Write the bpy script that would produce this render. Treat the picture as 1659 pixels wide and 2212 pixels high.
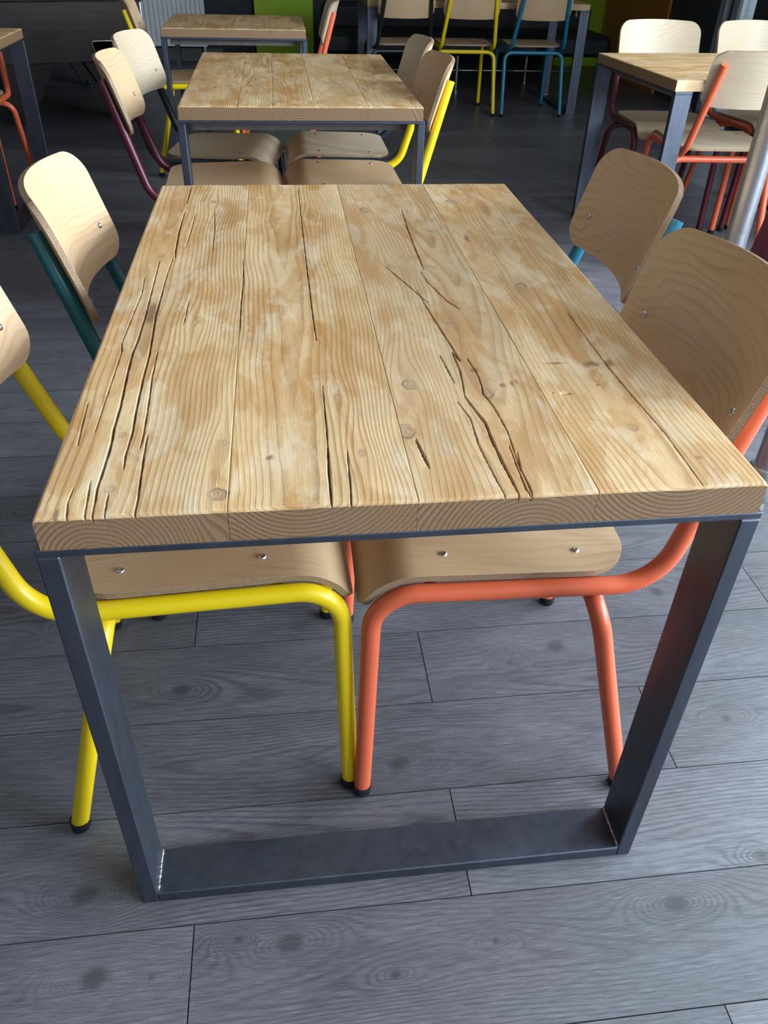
import bpy, math, random
import numpy as np
from mathutils import Vector, Matrix

for _o in list(bpy.data.objects): bpy.data.objects.remove(_o)
scene = bpy.context.scene
C = scene.collection
rng = random.Random(7)

# ------------------------------------------------------------------ camera
CAM_F, CAM_POS, YAW, PITCH, ROLL = 1706.1, (0.267, -0.6492, 1.2306), -0.1368, -0.645, 0.0318
def _cam():
    cy, sy, cp, sp = math.cos(YAW), math.sin(YAW), math.cos(PITCH), math.sin(PITCH)
    f = Vector((-sy*cp, cy*cp, sp)); r0 = Vector((cy, sy, 0)); u0 = r0.cross(f)
    r = math.cos(ROLL)*r0 + math.sin(ROLL)*u0; u = -math.sin(ROLL)*r0 + math.cos(ROLL)*u0
    d = bpy.data.cameras.new('camera'); o = bpy.data.objects.new('camera', d); C.objects.link(o)
    d.sensor_fit = 'VERTICAL'; d.sensor_height = 36.0; d.sensor_width = 27.0
    d.lens = 36.0*CAM_F/2212.0; d.clip_start = .02; d.clip_end = 200
    m = Matrix((( r.x, u.x, -f.x, CAM_POS[0]), (r.y, u.y, -f.y, CAM_POS[1]), (r.z, u.z, -f.z, CAM_POS[2]), (0, 0, 0, 1)))
    o.matrix_world = m
    scene.camera = o
_cam()

# ------------------------------------------------------------------ light
scene.view_settings.view_transform = 'Standard'
scene.view_settings.look = 'None'
scene.view_settings.exposure = 1.62
scene.view_settings.gamma = 1.0
scene.view_settings.use_curve_mapping = False
w = bpy.data.worlds.new('sky'); scene.world = w; w.use_nodes = True
w.node_tree.nodes['Background'].inputs[0].default_value = (.62, .74, .92, 1)
w.node_tree.nodes['Background'].inputs[1].default_value = .5
WALL_X = 3.75
WIN_RIGHT = [(-3.4, -1.5), (-1.2, .7), (1.0, 2.5)]       # window openings in the right wall: y range
WIN_Z = (.85, 2.75)
def window_light(name, loc, rot, sx, sy, power):
    l = bpy.data.lights.new(name, 'AREA'); l.shape = 'RECTANGLE'; l.size = sx; l.size_y = sy
    l.energy = power; l.color = (.78, .865, 1.0)
    o = bpy.data.objects.new(name, l); C.objects.link(o); o.location = loc; o.rotation_euler = rot
    return o
for _a, _b in WIN_RIGHT:
    window_light('window_right_offscreen', (WALL_X+.16, (_a+_b)/2, sum(WIN_Z)/2), (0, math.pi/2, 0), WIN_Z[1]-WIN_Z[0], _b-_a, 72*(_b-_a))

# ------------------------------------------------------------------ helpers
class MB:
    """collects vertices and faces (with a material slot per face) for one mesh object"""
    def __init__(self): self.v = []; self.f = []; self.m = []; self.s = []
    def add(self, vs, fs, mi=0, smooth=False):
        b = len(self.v); self.v += [tuple(x) for x in vs]
        for f in fs: self.f.append([i+b for i in f]); self.m.append(mi); self.s.append(smooth)
    def box(self, c, s, bev=0.0, mi=0, rot=None):
        cx, cy, cz = c; hx, hy, hz = s[0]/2, s[1]/2, s[2]/2
        if bev <= 0:
            vs = [(x, y, z) for x in (-hx, hx) for y in (-hy, hy) for z in (-hz, hz)]
            fs = [(0,1,3,2), (4,6,7,5), (0,4,5,1), (2,3,7,6), (0,2,6,4), (1,5,7,3)]
        else:
            b = min(bev, hx*.95, hy*.95, hz*.95); vs = []; idx = {}
            for sx in (-1, 1):
                for sy in (-1, 1):
                    for sz in (-1, 1):
                        for ax in range(3):
                            p = [sx*(hx-b), sy*(hy-b), sz*(hz-b)]
                            p[ax] = (sx*hx, sy*hy, sz*hz)[ax]
                            idx[(sx, sy, sz, ax)] = len(vs); vs.append(tuple(p))
            I = lambda sx, sy, sz, ax: idx[(sx, sy, sz, ax)]
            fs = []
            for s in (-1, 1):
                q = [I(s,-1,-1,0), I(s,1,-1,0), I(s,1,1,0), I(s,-1,1,0)]; fs.append(q if s > 0 else q[::-1])
                q = [I(-1,s,-1,1), I(-1,s,1,1), I(1,s,1,1), I(1,s,-1,1)]; fs.append(q if s > 0 else q[::-1])
                q = [I(-1,-1,s,2), I(1,-1,s,2), I(1,1,s,2), I(-1,1,s,2)]; fs.append(q if s > 0 else q[::-1])
            for a in (-1, 1):
                for c2 in (-1, 1):
                    q = [I(a,c2,-1,0), I(a,c2,1,0), I(a,c2,1,1), I(a,c2,-1,1)]; fs.append(q if a*c2 < 0 else q[::-1])
                    q = [I(a,-1,c2,0), I(a,1,c2,0), I(a,1,c2,2), I(a,-1,c2,2)]; fs.append(q if a*c2 > 0 else q[::-1])
                    q = [I(-1,a,c2,1), I(1,a,c2,1), I(1,a,c2,2), I(-1,a,c2,2)]; fs.append(q if a*c2 < 0 else q[::-1])
            for a in (-1, 1):
                for b2 in (-1, 1):
                    for c2 in (-1, 1):
                        t = [I(a,b2,c2,0), I(a,b2,c2,1), I(a,b2,c2,2)]; fs.append(t if a*b2*c2 > 0 else t[::-1])
        if rot is not None: vs = [tuple(rot @ Vector(v)) for v in vs]
        self.add([(v[0]+cx, v[1]+cy, v[2]+cz) for v in vs], fs, mi)
        return self
    def tube(self, pts, r, n=12, caps=True, mi=0):
        pts = [Vector(p) for p in pts]; rings = []
        t0 = (pts[1]-pts[0]).normalized()
        nrm = t0.cross(Vector((0, 0, 1)))
        if nrm.length < 1e-3: nrm = t0.cross(Vector((0, 1, 0)))
        nrm.normalize()
        for i, p in enumerate(pts):
            if i == 0: t = t0
            elif i == len(pts)-1: t = (pts[i]-pts[i-1]).normalized()
            else: t = ((pts[i]-pts[i-1]).normalized()+(pts[i+1]-pts[i]).normalized()).normalized()
            nrm = (nrm - t*nrm.dot(t)).normalized(); bn = t.cross(nrm)
            rr = r[i] if isinstance(r, (list, tuple)) else r
            rings.append([p+nrm*math.cos(2*math.pi*k/n)*rr+bn*math.sin(2*math.pi*k/n)*rr for k in range(n)])
        vs = [v for R in rings for v in R]
        fs = [(i*n+k, i*n+(k+1) % n, (i+1)*n+(k+1) % n, (i+1)*n+k) for i in range(len(pts)-1) for k in range(n)]
        self.add(vs, fs, mi, True)
        if caps:
            self.add(rings[0], [tuple(range(n))[::-1]], mi); self.add(rings[-1], [tuple(range(n))], mi)
        return self
    def grid(self, P, mi=0, smooth=True, flip=False):
        """P: rows x cols x 3"""
        P = np.asarray(P); a, b = P.shape[:2]
        fs = [(i*b+j, i*b+j+1, (i+1)*b+j+1, (i+1)*b+j) for i in range(a-1) for j in range(b-1)]
        if flip: fs = [f[::-1] for f in fs]
        self.add(P.reshape(-1, 3).tolist(), fs, mi, smooth)
        return self
    def mesh(self, name, mats):
        me = bpy.data.meshes.new(name); me.from_pydata(self.v, [], self.f)
        for m in mats if isinstance(mats, (list, tuple)) else [mats]: me.materials.append(m)
        me.polygons.foreach_set('material_index', self.m)
        me.polygons.foreach_set('use_smooth', self.s)
        me.update(); return me
    def build(self, name, mats, parent=None, loc=None, rot=None):
        return link(name, self.mesh(name, mats), parent, loc, rot)
def link(name, me, parent=None, loc=None, rot=None):
    o = bpy.data.objects.new(name, me); C.objects.link(o)
    if parent is not None: o.parent = parent
    if loc is not None: o.location = loc
    if rot is not None: o.rotation_euler = rot
    return o
def tag(o, label=None, cat=None, group=None, kind=None):
    if label: o['label'] = label
    if cat: o['category'] = cat
    if group: o['group'] = group
    if kind: o['kind'] = kind
    return o
def thing(name, label, cat, loc=(0, 0, 0), rz=0, group=None):
    o = bpy.data.objects.new(name, None); C.objects.link(o); o.empty_display_size = .1
    o.location = loc; o.rotation_euler = (0, 0, rz)
    return tag(o, label, cat, group)
def fillet(P, radii, n=9):
    """polyline with rounded corners; radii for the inner points"""
    P = [Vector(p) for p in P]; out = [P[0]]
    for i in range(1, len(P)-1):
        a, b, c = P[i-1], P[i], P[i+1]; r = radii[i-1]
        d1 = (a-b).normalized(); d2 = (c-b).normalized()
        ang = math.acos(max(-1, min(1, d1.dot(d2)))); t = r/math.tan(ang/2)
        s, e = b+d1*t, b+d2*t
        cen = b+(d1+d2).normalized()*(r/math.sin(ang/2))
        v1, v2 = s-cen, e-cen; full = math.acos(max(-1, min(1, v1.normalized().dot(v2.normalized()))))
        for k in range(n+1):
            q = k/n
            out.append(cen+(v1*math.sin((1-q)*full)+v2*math.sin(q*full))/math.sin(full))
    out.append(P[-1]); return out

# ------------------------------------------------------------------ materials
def mat(name):
    m = bpy.data.materials.new(name); m.use_nodes = True
    return m, m.node_tree.nodes, m.node_tree.links, m.node_tree.nodes['Principled BSDF']
class NT:
    def __init__(self, name):
        self.m, self.n, self.l, self.b = mat(name)
    def new(self, t, **kw):
        x = self.n.new(t)
        for k, v in kw.items(): setattr(x, k, v)
        return x
    def put(self, sock, val):
        if isinstance(val, bpy.types.NodeSocket): self.l.new(val, sock)
        elif val is not None: sock.default_value = val
    def math(self, op, a, b=None, c=None, clamp=False):
        x = self.new('ShaderNodeMath', operation=op, use_clamp=clamp)
        for i, q in enumerate((a, b, c)): self.put(x.inputs[i], q)
        return x.outputs[0]
    def mix(self, f, a, b, blend='MIX'):
        x = self.new('ShaderNodeMix', data_type='RGBA', blend_type=blend)
        self.put(x.inputs[0], f); self.put(x.inputs[6], a if not isinstance(a, tuple) else (*a, 1)[:4]); self.put(x.inputs[7], b if not isinstance(b, tuple) else (*b, 1)[:4])
        return x.outputs[2]
    def noise(self, vec, scale=5, detail=3, rough=.5, dist=0, w=None):
        x = self.new('ShaderNodeTexNoise')
        if w is not None: x.noise_dimensions = '4D'; self.put(x.inputs['W'], w)
        self.put(x.inputs['Vector'], vec); x.inputs['Scale'].default_value = scale
        x.inputs['Detail'].default_value = detail; x.inputs['Roughness'].default_value = rough; x.inputs['Distortion'].default_value = dist
        return x.outputs[0]
    def ramp(self, fac, stops, interp='LINEAR'):
        x = self.new('ShaderNodeValToRGB'); cr = x.color_ramp; cr.interpolation = interp
        while len(cr.elements) < len(stops): cr.elements.new(.5)
        for e, (p, c) in zip(cr.elements, stops):
            e.position = p; e.color = (c, c, c, 1) if not isinstance(c, tuple) else (*c, 1)[:4]
        self.put(x.inputs[0], fac); return x.outputs[0]
    def attr(self, name):
        return self.new('ShaderNodeAttribute', attribute_name=name).outputs['Fac']
    def obj(self, scale=(1, 1, 1), loc=(0, 0, 0), rand=0.0):
        t = self.new('ShaderNodeTexCoord'); mp = self.new('ShaderNodeMapping')
        mp.inputs['Scale'].default_value = scale; mp.inputs['Location'].default_value = loc
        if rand:
            oi = self.new('ShaderNodeObjectInfo'); va = self.new('ShaderNodeVectorMath', operation='SCALE')
            cmb = self.new('ShaderNodeCombineXYZ')
            self.l.new(oi.outputs['Random'], cmb.inputs[0]); k = self.math('MULTIPLY', oi.outputs['Random'], 3.7); self.l.new(k, cmb.inputs[1]); self.l.new(self.math('MULTIPLY', oi.outputs['Random'], 7.3), cmb.inputs[2])
            self.l.new(cmb.outputs[0], va.inputs[0]); va.inputs['Scale'].default_value = rand
            ad = self.new('ShaderNodeVectorMath', operation='ADD'); self.l.new(t.outputs['Object'], ad.inputs[0]); self.l.new(va.outputs[0], ad.inputs[1])
            self.l.new(ad.outputs[0], mp.inputs['Vector'])
        else: self.l.new(t.outputs['Object'], mp.inputs['Vector'])
        return mp.outputs[0]
    def rand(self): return self.new('ShaderNodeObjectInfo').outputs['Random']
    def out(self, col=None, rough=None, metal=None, bump=None, bstr=.2, bdist=.002, spec=None, coat=None):
        b = self.b
        if col is not None: self.put(b.inputs['Base Color'], (*col, 1)[:4] if isinstance(col, tuple) else col)
        if rough is not None: self.put(b.inputs['Roughness'], rough)
        if metal is not None: self.put(b.inputs['Metallic'], metal)
        if spec is not None: self.put(b.inputs['Specular IOR Level'], spec)
        if coat is not None: b.inputs['Coat Weight'].default_value = coat; b.inputs['Coat Roughness'].default_value = .2
        if bump is not None:
            x = self.new('ShaderNodeBump'); x.inputs['Strength'].default_value = bstr; x.inputs['Distance'].default_value = bdist
            self.put(x.inputs['Height'], bump); self.l.new(x.outputs[0], b.inputs['Normal'])
        return self.m

def m_tabletop(name, pale, amber, dark, seed):
    t = NT(name)
    ph = t.attr('ring'); cd = t.attr('crack'); kn = t.attr('knot'); en = t.attr('endgrain'); st = t.attr('stain')
    rnd = t.rand()
    W = t.math('ADD', t.math('MULTIPLY', rnd, 9.0), seed)
    fine = t.noise(t.obj((70, 5, 70)), 6, 4, .6, 0, W)
    fr = t.math('FRACT', t.math('ADD', ph, t.math('MULTIPLY', fine, .35)))
    late = t.ramp(fr, [(0, .10), (.45, .05), (.78, .75), (.9, 1.0), (1, .1)])
    fib = t.noise(t.obj((260, 9, 260)), 3, 3, .6, 0, W)
    blot = t.noise(t.obj((7.5, 3.0, 7.5)), 1.6, 4, .62, .5, W)
    blot2 = t.noise(t.obj((22, 5, 22)), 1.5, 4, .6, .4, W)
    patch = t.ramp(blot, [(.47, 0), (.50, .55), (.58, .85), (.8, 1)])
    patch2 = t.ramp(blot2, [(.40, 0), (.60, 1)])
    fac = t.math('ADD', t.math('MULTIPLY', patch, .62), t.math('MULTIPLY', patch2, .36))
    tone = t.attr('tone')
    fac = t.math('ADD', fac, tone, clamp=True)
    col = t.mix(fac, pale, amber)
    wgt = t.ramp(t.noise(t.obj((9, 2.2, 9)), 1.3, 2, .5, 0, W), [(.35, .25), (.65, 1)])
    col = t.mix(t.math('MULTIPLY', t.math('MULTIPLY', late, wgt), .66), col, dark)
    col = t.mix(t.ramp(fib, [(.3, .22), (.6, 0)]), col, dark)
    worn = t.ramp(t.noise(t.obj((10, 4, 10), (3, 1, 0)), 1.9, 5, .65, .7, W), [(.53, 0), (.62, .8)])
    col = t.mix(t.math('MULTIPLY', worn, .55), col, (.74, .60, .41))
    grey = t.ramp(t.noise(t.obj((8, 3, 8), (7, 3, 1)), 2.1, 4, .6, .3, W), [(.50, 0), (.68, .8)])
    col = t.mix(t.math('ADD', t.math('MULTIPLY', grey, .35), t.attr('greyness'), clamp=True), col, (.42, .30, .19))
    # small scratches and dirt specks
    spk = t.ramp(t.noise(t.obj((120, 60, 120)), 2.2, 2, .5, 1.5, W), [(.70, 0), (.74, 1)])
    spm = t.ramp(t.noise(t.obj((5, 4, 5), (1, 8, 2)), 2, 2, .5, 0, W), [(.48, 0), (.6, 1)])
    col = t.mix(t.math('MULTIPLY', t.math('MULTIPLY', spk, spm), .7), col, (.10, .055, .03))
    # end grain
    ecol = t.mix(t.ramp(fr, [(0, .0), (.4, .05), (.8, 1), (1, .1)]), (.335, .20, .105), (.165, .083, .04))
    ecol = t.mix(t.ramp(blot2, [(.35, 0), (.7, .5)]), ecol, (.27, .155, .07))
    ecol = t.mix(t.ramp(t.noise(t.obj((300, 300, 300)), 2, 2, .5), [(.42, .35), (.6, 0)]), ecol, (.10, .065, .04))
    col = t.mix(en, col, ecol)
    kcol = t.mix(t.ramp(t.noise(t.obj((80, 80, 80)), 2, 3, .6), [(.35, 0), (.65, 1)]), (.44, .31, .20), (.27, .17, .105))
    col = t.mix(t.math('MULTIPLY', kn, .62), col, kcol)
    col = t.mix(t.math('MULTIPLY', t.attr('knotrim'), .8), col, (.10, .06, .04))
    col = t.mix(t.math('MULTIPLY', st, .8), col, (.20, .085, .04))
    cm = t.ramp(t.math('MULTIPLY_ADD', cd, .25, .5), [(.44, 1), (.62, 0)])
    col = t.mix(t.math('MULTIPLY', cm, .85), col, (.10, .052, .024))
    h = t.math('ADD', t.math('MULTIPLY', late, .6), t.math('MULTIPLY', fib, .5))
    r = t.math('MULTIPLY_ADD', fac, -.10, .55)
    return t.out(col, r, 0, h, .35, .0012, .35)
M = {}
M['top_main'] = m_tabletop('reclaimed_pine', (.73, .505, .265), (.51, .25, .068), (.27, .118, .034), 0.3)
M['top_far'] = m_tabletop('worn_pine', (.70, .49, .26), (.49, .25, .075), (.27, .125, .038), 3.1)

def m_floorplank():
    t = NT('grey_oak_laminate'); rnd = t.rand(); W = t.math('MULTIPLY', rnd, 20)
    ph = t.attr('ring'); kn = t.attr('knot')
    fine = t.noise(t.obj((5, 60, 60)), 5, 4, .65, 0, W)
    fr = t.math('FRACT', t.math('ADD', ph, t.math('MULTIPLY', fine, .8)))
    late = t.ramp(fr, [(0, .2), (.4, 0), (.8, 1), (1, .25)])
    fib = t.noise(t.obj((9, 300, 300)), 3, 4, .7, 0, W)
    base = t.mix(t.ramp(t.noise(t.obj((2.0, 9, 9)), 1.5, 4, .6, .3, W), [(.32, 0), (.68, 1)]), (.098, .096, .104), (.158, .155, .167))
    base = t.mix(t.ramp(t.noise(t.obj((1.3, 6, 6), (4, 2, 0)), 1.7, 3, .6, .2, W), [(.48, 0), (.72, .5)]), base, (.13, .112, .115))
    tone = t.math('MULTIPLY_ADD', rnd, .38, .80)
    base = t.mix(1.0, base, tone, 'MULTIPLY')
    wg = t.ramp(t.noise(t.obj((2.5, 7, 7)), 1.2, 2, .5, 0, W), [(.3, .15), (.65, 1)])
    col = t.mix(t.math('MULTIPLY', t.math('MULTIPLY', late, wg), .75), base, (.042, .036, .040))
    col = t.mix(t.ramp(fib, [(.38, .6), (.52, 0)]), col, (.046, .041, .045))
    col = t.mix(t.ramp(fib, [(.54, 0), (.70, .38)]), col, (.32, .31, .335))
    col = t.mix(t.ramp(kn, [(.1, 0), (.9, .65)]), col, (.035, .031, .035))
    r = t.math('MULTIPLY_ADD', fib, .16, .34)
    return t.out(col, r, 0, t.math('ADD', t.math('MULTIPLY', late, .4), fib), .14, .001, .5)
M['floorplank'] = m_floorplank()
def m_floorfar():
    t = NT('grey_oak_far'); tc = t.new('ShaderNodeTexCoord')
    br = t.new('ShaderNodeTexBrick'); mp = t.new('ShaderNodeMapping'); t.l.new(tc.outputs['Object'], mp.inputs[0]); t.l.new(mp.outputs[0], br.inputs['Vector'])
    mp.inputs['Location'].default_value = (0, .041, 0)
    br.inputs['Scale'].default_value = 1; br.inputs['Mortar Size'].default_value = .0015; br.inputs['Brick Width'].default_value = 1.288; br.inputs['Row Height'].default_value = .193
    br.inputs['Color1'].default_value = (.085, .08, .087, 1); br.inputs['Color2'].default_value = (.135, .128, .137, 1); br.inputs['Mortar'].default_value = (.07, .066, .07, 1)
    n = t.noise(t.obj((2, 40, 40)), 3, 4, .6)
    col = t.mix(t.ramp(n, [(.35, .5), (.6, 0)]), br.outputs[0], (.06, .055, .058))
    return t.out(col, .38, 0)
M['floorfar'] = m_floorfar()

def m_veneer(name, base, dark, seed, pal, sc, fb, ax):
    t = NT(name); W = t.math('ADD', t.math('MULTIPLY', t.rand(), 30), seed)
    tc = t.obj((1, 1, 1), (0, 0, 0), 2.0)
    d = t.noise(t.obj(sc, (0, 0, 0), 2.0), 1.5, 2, .45, .25, W)
    sp = t.new('ShaderNodeSeparateXYZ'); t.l.new(tc, sp.inputs[0])
    lf = t.math('FRACT', t.math('MULTIPLY_ADD', d, 13, t.math('MULTIPLY', sp.outputs[ax], 62)))
    line = t.ramp(lf, [(0, .1), (.5, 0), (.85, .8), (.93, 1), (1, .1)])
    fib = t.noise(t.obj(fb, (0, 0, 0), 2.0), 3, 3, .6, 0, W)
    big = t.noise(tc, 4, 2, .5, 0, W)
    col = t.mix(t.ramp(big, [(.3, 0), (.7, 1)]), base, pal)
    lw = t.ramp(t.noise(tc, 7, 2, .5, 0, W), [(.35, .1), (.65, 1)])
    col = t.mix(t.math('MULTIPLY', t.math('MULTIPLY', line, lw), .40), col, dark)
    col = t.mix(t.ramp(fib, [(.35, .18), (.6, 0)]), col, dark)
    return t.out(col, .44, 0, fib, .08, .0005, .35, .03)
SEATG, BACKG = ((6.5, 1.1, .8), (260, 10, 10), 0), ((1.3, 5.5, 5.5), (10, 260, 260), 2)
for _n, _g in (('seat', SEATG), ('back', BACKG)):
    M['veneer_'+_n] = m_veneer('beech_veneer_'+_n, (.56, .365, .20), (.33, .175, .08), 0, (.62, .43, .255), *_g)
    M['pale_'+_n] = m_veneer('pale_birch_veneer_'+_n, (.55, .43, .285), (.37, .26, .14), 5, (.60, .49, .345), *_g)
def m_plyedge():
    t = NT('plywood_edge'); a = t.attr('ply')
    fr = t.math('FRACT', t.math('MULTIPLY', a, 4.0))
    s = t.ramp(fr, [(.0, 0), (.42, 0), (.5, 1), (.92, 1), (1, 0)])
    n = t.noise(t.obj((120, 120, 120)), 3, 3, .6)
    col = t.mix(s, (.50, .35, .21), (.17, .095, .052))
    col = t.mix(t.ramp(n, [(.4, .4), (.6, 0)]), col, (.15, .085, .045))
    return t.out(col, .5, 0)
M['plyedge'] = m_plyedge()
def m_paint(name, col, rough=.34):
    t = NT(name); n = t.noise(t.obj((1, 1, 1)), 260, 2, .5)
    c = t.mix(t.ramp(t.noise(t.obj((1, 1, 1)), 14, 3, .6), [(.3, 0), (.7, .12)]), col, tuple(x*.7 for x in col))
    return t.out(c, rough, 0, n, .05, .0004, .5)
PAINT = dict(yellow=(.84, .585, .004), orange=(.70, .125, .05), teal=(.005, .085, .095), blue=(.012, .17, .27),
             maroon=(.095, .008, .018), black=(.012, .014, .015), navy=(.012, .022, .035))
for k, v in PAINT.items(): M[k] = m_paint(k+'_powder_coat', v)
def m_steel(name, base, rough, metal=.9):
    t = NT(name)
    n = t.noise(t.obj((9, 9, 2)), 4, 4, .6, .3); s = t.noise(t.obj((2, 2, 2)), 3, 3, .6)
    c = t.mix(t.ramp(n, [(.3, 0), (.7, 1)]), base, tuple(x*.72 for x in base))
    c = t.mix(t.ramp(s, [(.45, 0), (.75, .35)]), c, (base[0]*1.15, base[1]*.98, base[2]*.82))
    r = t.math('MULTIPLY_ADD', t.noise(t.obj((30, 30, 30)), 4, 3, .6), .15, rough-.06)
    return t.out(c, r, metal)
M['steel'] = m_steel('clear_coated_steel', (.115, .13, .165), .46)
M['galv'] = m_steel('galvanised_steel', (.55, .57, .60), .36, 1.0)
M['weld'] = m_steel('weld_bead_metal', (.62, .63, .65), .38, 1.0)
M['chrome'] = m_steel('chromed_tube', (.6, .6, .62), .22, 1.0)
M['rivet'] = m_steel('bright_rivet_metal', (.72, .72, .72), .25, 1.0)
def m_plain(name, col, rough=.6, var=.15, sc=8, spec=.4):
    t = NT(name); n = t.noise(t.obj((1, 1, 1)), sc, 4, .6)
    return t.out(t.mix(t.ramp(n, [(.3, 0), (.7, 1)]), col, tuple(x*(1-var) for x in col)), rough, 0, n, .05, .001, spec)
M['rubber'] = m_plain('black_rubber', (.012, .012, .014), .55)
M['batten'] = m_plain('grey_brown_batten', (.20, .17, .14), .6, .3, 20)
M['wall_dark'] = m_plain('charcoal_wall_paint', (.012, .016, .020), .6)
M['wall_white'] = m_plain('pale_wall_paint', (.24, .24, .24), .7)
M['ceiling'] = m_plain('ceiling_paint', (.55, .55, .55), .8)
M['green'] = m_plain('lime_green_paint', (.33, .50, .006), .5, .08)
M['ochre'] = m_plain('orange_ochre_paint', (.50, .20, .035), .6, .12)
M['greypanel'] = m_plain('dark_grey_panel', (.05, .053, .058), .55)
M['skirting'] = m_plain('grey_skirting', (.075, .075, .072), .5)
M['radiator'] = m_plain('white_enamel', (.62, .62, .61), .4, .08)
M['upholstery'] = m_plain('black_upholstery', (.010, .012, .014), .5)
M['pave'] = m_plain('pale_paving', (.30, .31, .29), .8, .2, 3)
M['subfloor'] = m_plain('grey_subfloor', (.11, .105, .10), .9)
def m_poolwood():
    t = NT('dark_walnut_laminate'); n = t.noise(t.obj((1.5, 20, 20)), 3, 4, .65, .4)
    return t.out(t.mix(t.ramp(n, [(.3, 0), (.7, 1)]), (.024, .016, .015), (.048, .034, .031)), .62, 0, spec=.25)
M['pool'] = m_poolwood()
def m_glass():
    m, n, l, b = mat('window_glass'); o = n['Material Output']
    tr = n.new('ShaderNodeBsdfTransparent'); tr.inputs[0].default_value = (.93, .96, .96, 1)
    gl = n.new('ShaderNodeBsdfGlossy'); gl.inputs['Roughness'].default_value = .02
    mx = n.new('ShaderNodeMixShader'); mx.inputs[0].default_value = .06
    l.new(tr.outputs[0], mx.inputs[1]); l.new(gl.outputs[0], mx.inputs[2]); l.new(mx.outputs[0], o.inputs[0]); n.remove(b)
    return m
M['glass'] = m_glass()

# ------------------------------------------------------------------ the room
RX0, RX1, RY0, RY1, RZ = -4.6, WALL_X, -4.0, 8.8, 2.9
def wall_with_openings(name, axis, pos, thick, lo, hi, openings, m, zmax=RZ):
    """axis 'x': wall plane x=pos running along y; openings: (a, b, z0, z1)"""
    b = MB(); t = abs(thick); c = pos+thick/2
    def bx(a0, a1, z0, z1):
        if a1-a0 < 1e-4 or z1-z0 < 1e-4: return
        if axis == 'x': b.box((c, (a0+a1)/2, (z0+z1)/2), (t, a1-a0, z1-z0))
        else: b.box(((a0+a1)/2, c, (z0+z1)/2), (a1-a0, t, z1-z0))
    cur = lo
    for a0, a1, z0, z1 in sorted(openings):
        bx(cur, a0, 0, zmax); bx(a0, a1, 0, z0); bx(a0, a1, z1, zmax); cur = a1
    bx(cur, hi, 0, zmax)
    return tag(b.build(name, m), kind='structure')
DOOR = (5.70, 6.22, 0.0, 2.2)
wall_right = wall_with_openings('wall_right', 'x', RX1, .14, RY0, RY1, [(a, b, *WIN_Z) for a, b in WIN_RIGHT]+[DOOR], M['wall_white'])
wall_front = wall_with_openings('wall_front', 'y', RY0, -.14, RX0, RX1, [], M['wall_white'])
tag(MB().box((RX0-.07, (RY0+RY1)/2, RZ/2), (.14, RY1-RY0, RZ)).build('wall_left', M['wall_white']), kind='structure')
wall_back = wall_with_openings('wall_back', 'y', RY1, .14, RX0, RX1, [], M['wall_dark'])
tag(MB().box(((RX0+RX1)/2, (RY0+RY1)/2, RZ+.05), (RX1-RX0, RY1-RY0, .1)).build('ceiling', M['ceiling']), kind='structure')
# painted panels that belong to the walls
MB().box((.385, RY1-.03, 1.3), (.585, .06, 2.6), .003).build('painted_panel', M['green'], wall_back)
MB().box((3.50, RY1-.012, RZ/2), (.5, .024, RZ)).build('painted_panel', M['green'], wall_back)
MB().box((RX1-.012, 8.52, RZ/2), (.024, .46, RZ)).build('painted_panel', M['ochre'], wall_right)
MB().box((RX1-.03, 7.70, RZ/2), (.06, 1.18, RZ)).build('painted_panel', M['ochre'], wall_right)
MB().box((RX1-.02, 6.925, RZ/2), (.04, .37, RZ), .002).build('panel', M['greypanel'], wall_right)
MB().box((RX1-.02, 6.48, RZ/2), (.04, .51, RZ), .002).build('panel', M['greypanel'], wall_right)
MB().box((RX1-.02, 5.12, RZ/2), (.04, 1.14, RZ), .002).build('panel', M['greypanel'], wall_right)
MB().box((-.25-.45, RY1-.01, .06), (.9, .02, .12), .003).build('baseboard', M['skirting'], wall_back)
MB().box((-2.9, RY1-.01, .06), (3.4, .02, .12), .003).build('baseboard', M['skirting'], wall_back)
for i, (a, b) in enumerate(WIN_RIGHT):
    z0, z1 = WIN_Z; f = MB(); cz = (z0+z1)/2; h = z1-z0; L = b-a; mid = (a+b)/2
    def fb(u, z, du, dz): f.box((RX1+.06, u, z), (.06, du, dz), .003)
    fb(a+.03, cz, .06, h); fb(b-.03, cz, .06, h); fb(mid, z0+.03, L-.12, .06); fb(mid, z1-.03, L-.12, .06); fb(mid, cz, .05, h-.12)
    o = tag(f.build('window_%d' % (i+1), M['greypanel']), kind='structure')
    for s in (-1, 1): MB().box((RX1+.06, mid+s*L/4, cz), (.008, L/2-.09, h-.12)).build('pane', M['glass'], o)
# glazed door beside the grey panels and the paved yard beyond it
d = MB(); yc = (DOOR[0]+DOOR[1])/2
for y in (DOOR[0]+.02, DOOR[1]-.02): d.box((RX1+.07, y, 1.1), (.05, .04, 2.2), .003)
d.box((RX1+.07, yc, 2.18), (.05, .44, .04), .003); d.box((RX1+.07, yc, .02), (.05, .44, .04), .003)
door = tag(d.build('door_1', M['greypanel']), kind='structure')
MB().box((RX1+.07, yc, 1.1), (.008, .44, 2.12)).build('pane', M['glass'], door)
tag(MB().box((18.9, 15.0, -.06), (29.9, 50, .1)).build('trim_1', M['pave']), 'pale paved yard outside the glazed door', None, None, 'structure')

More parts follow.
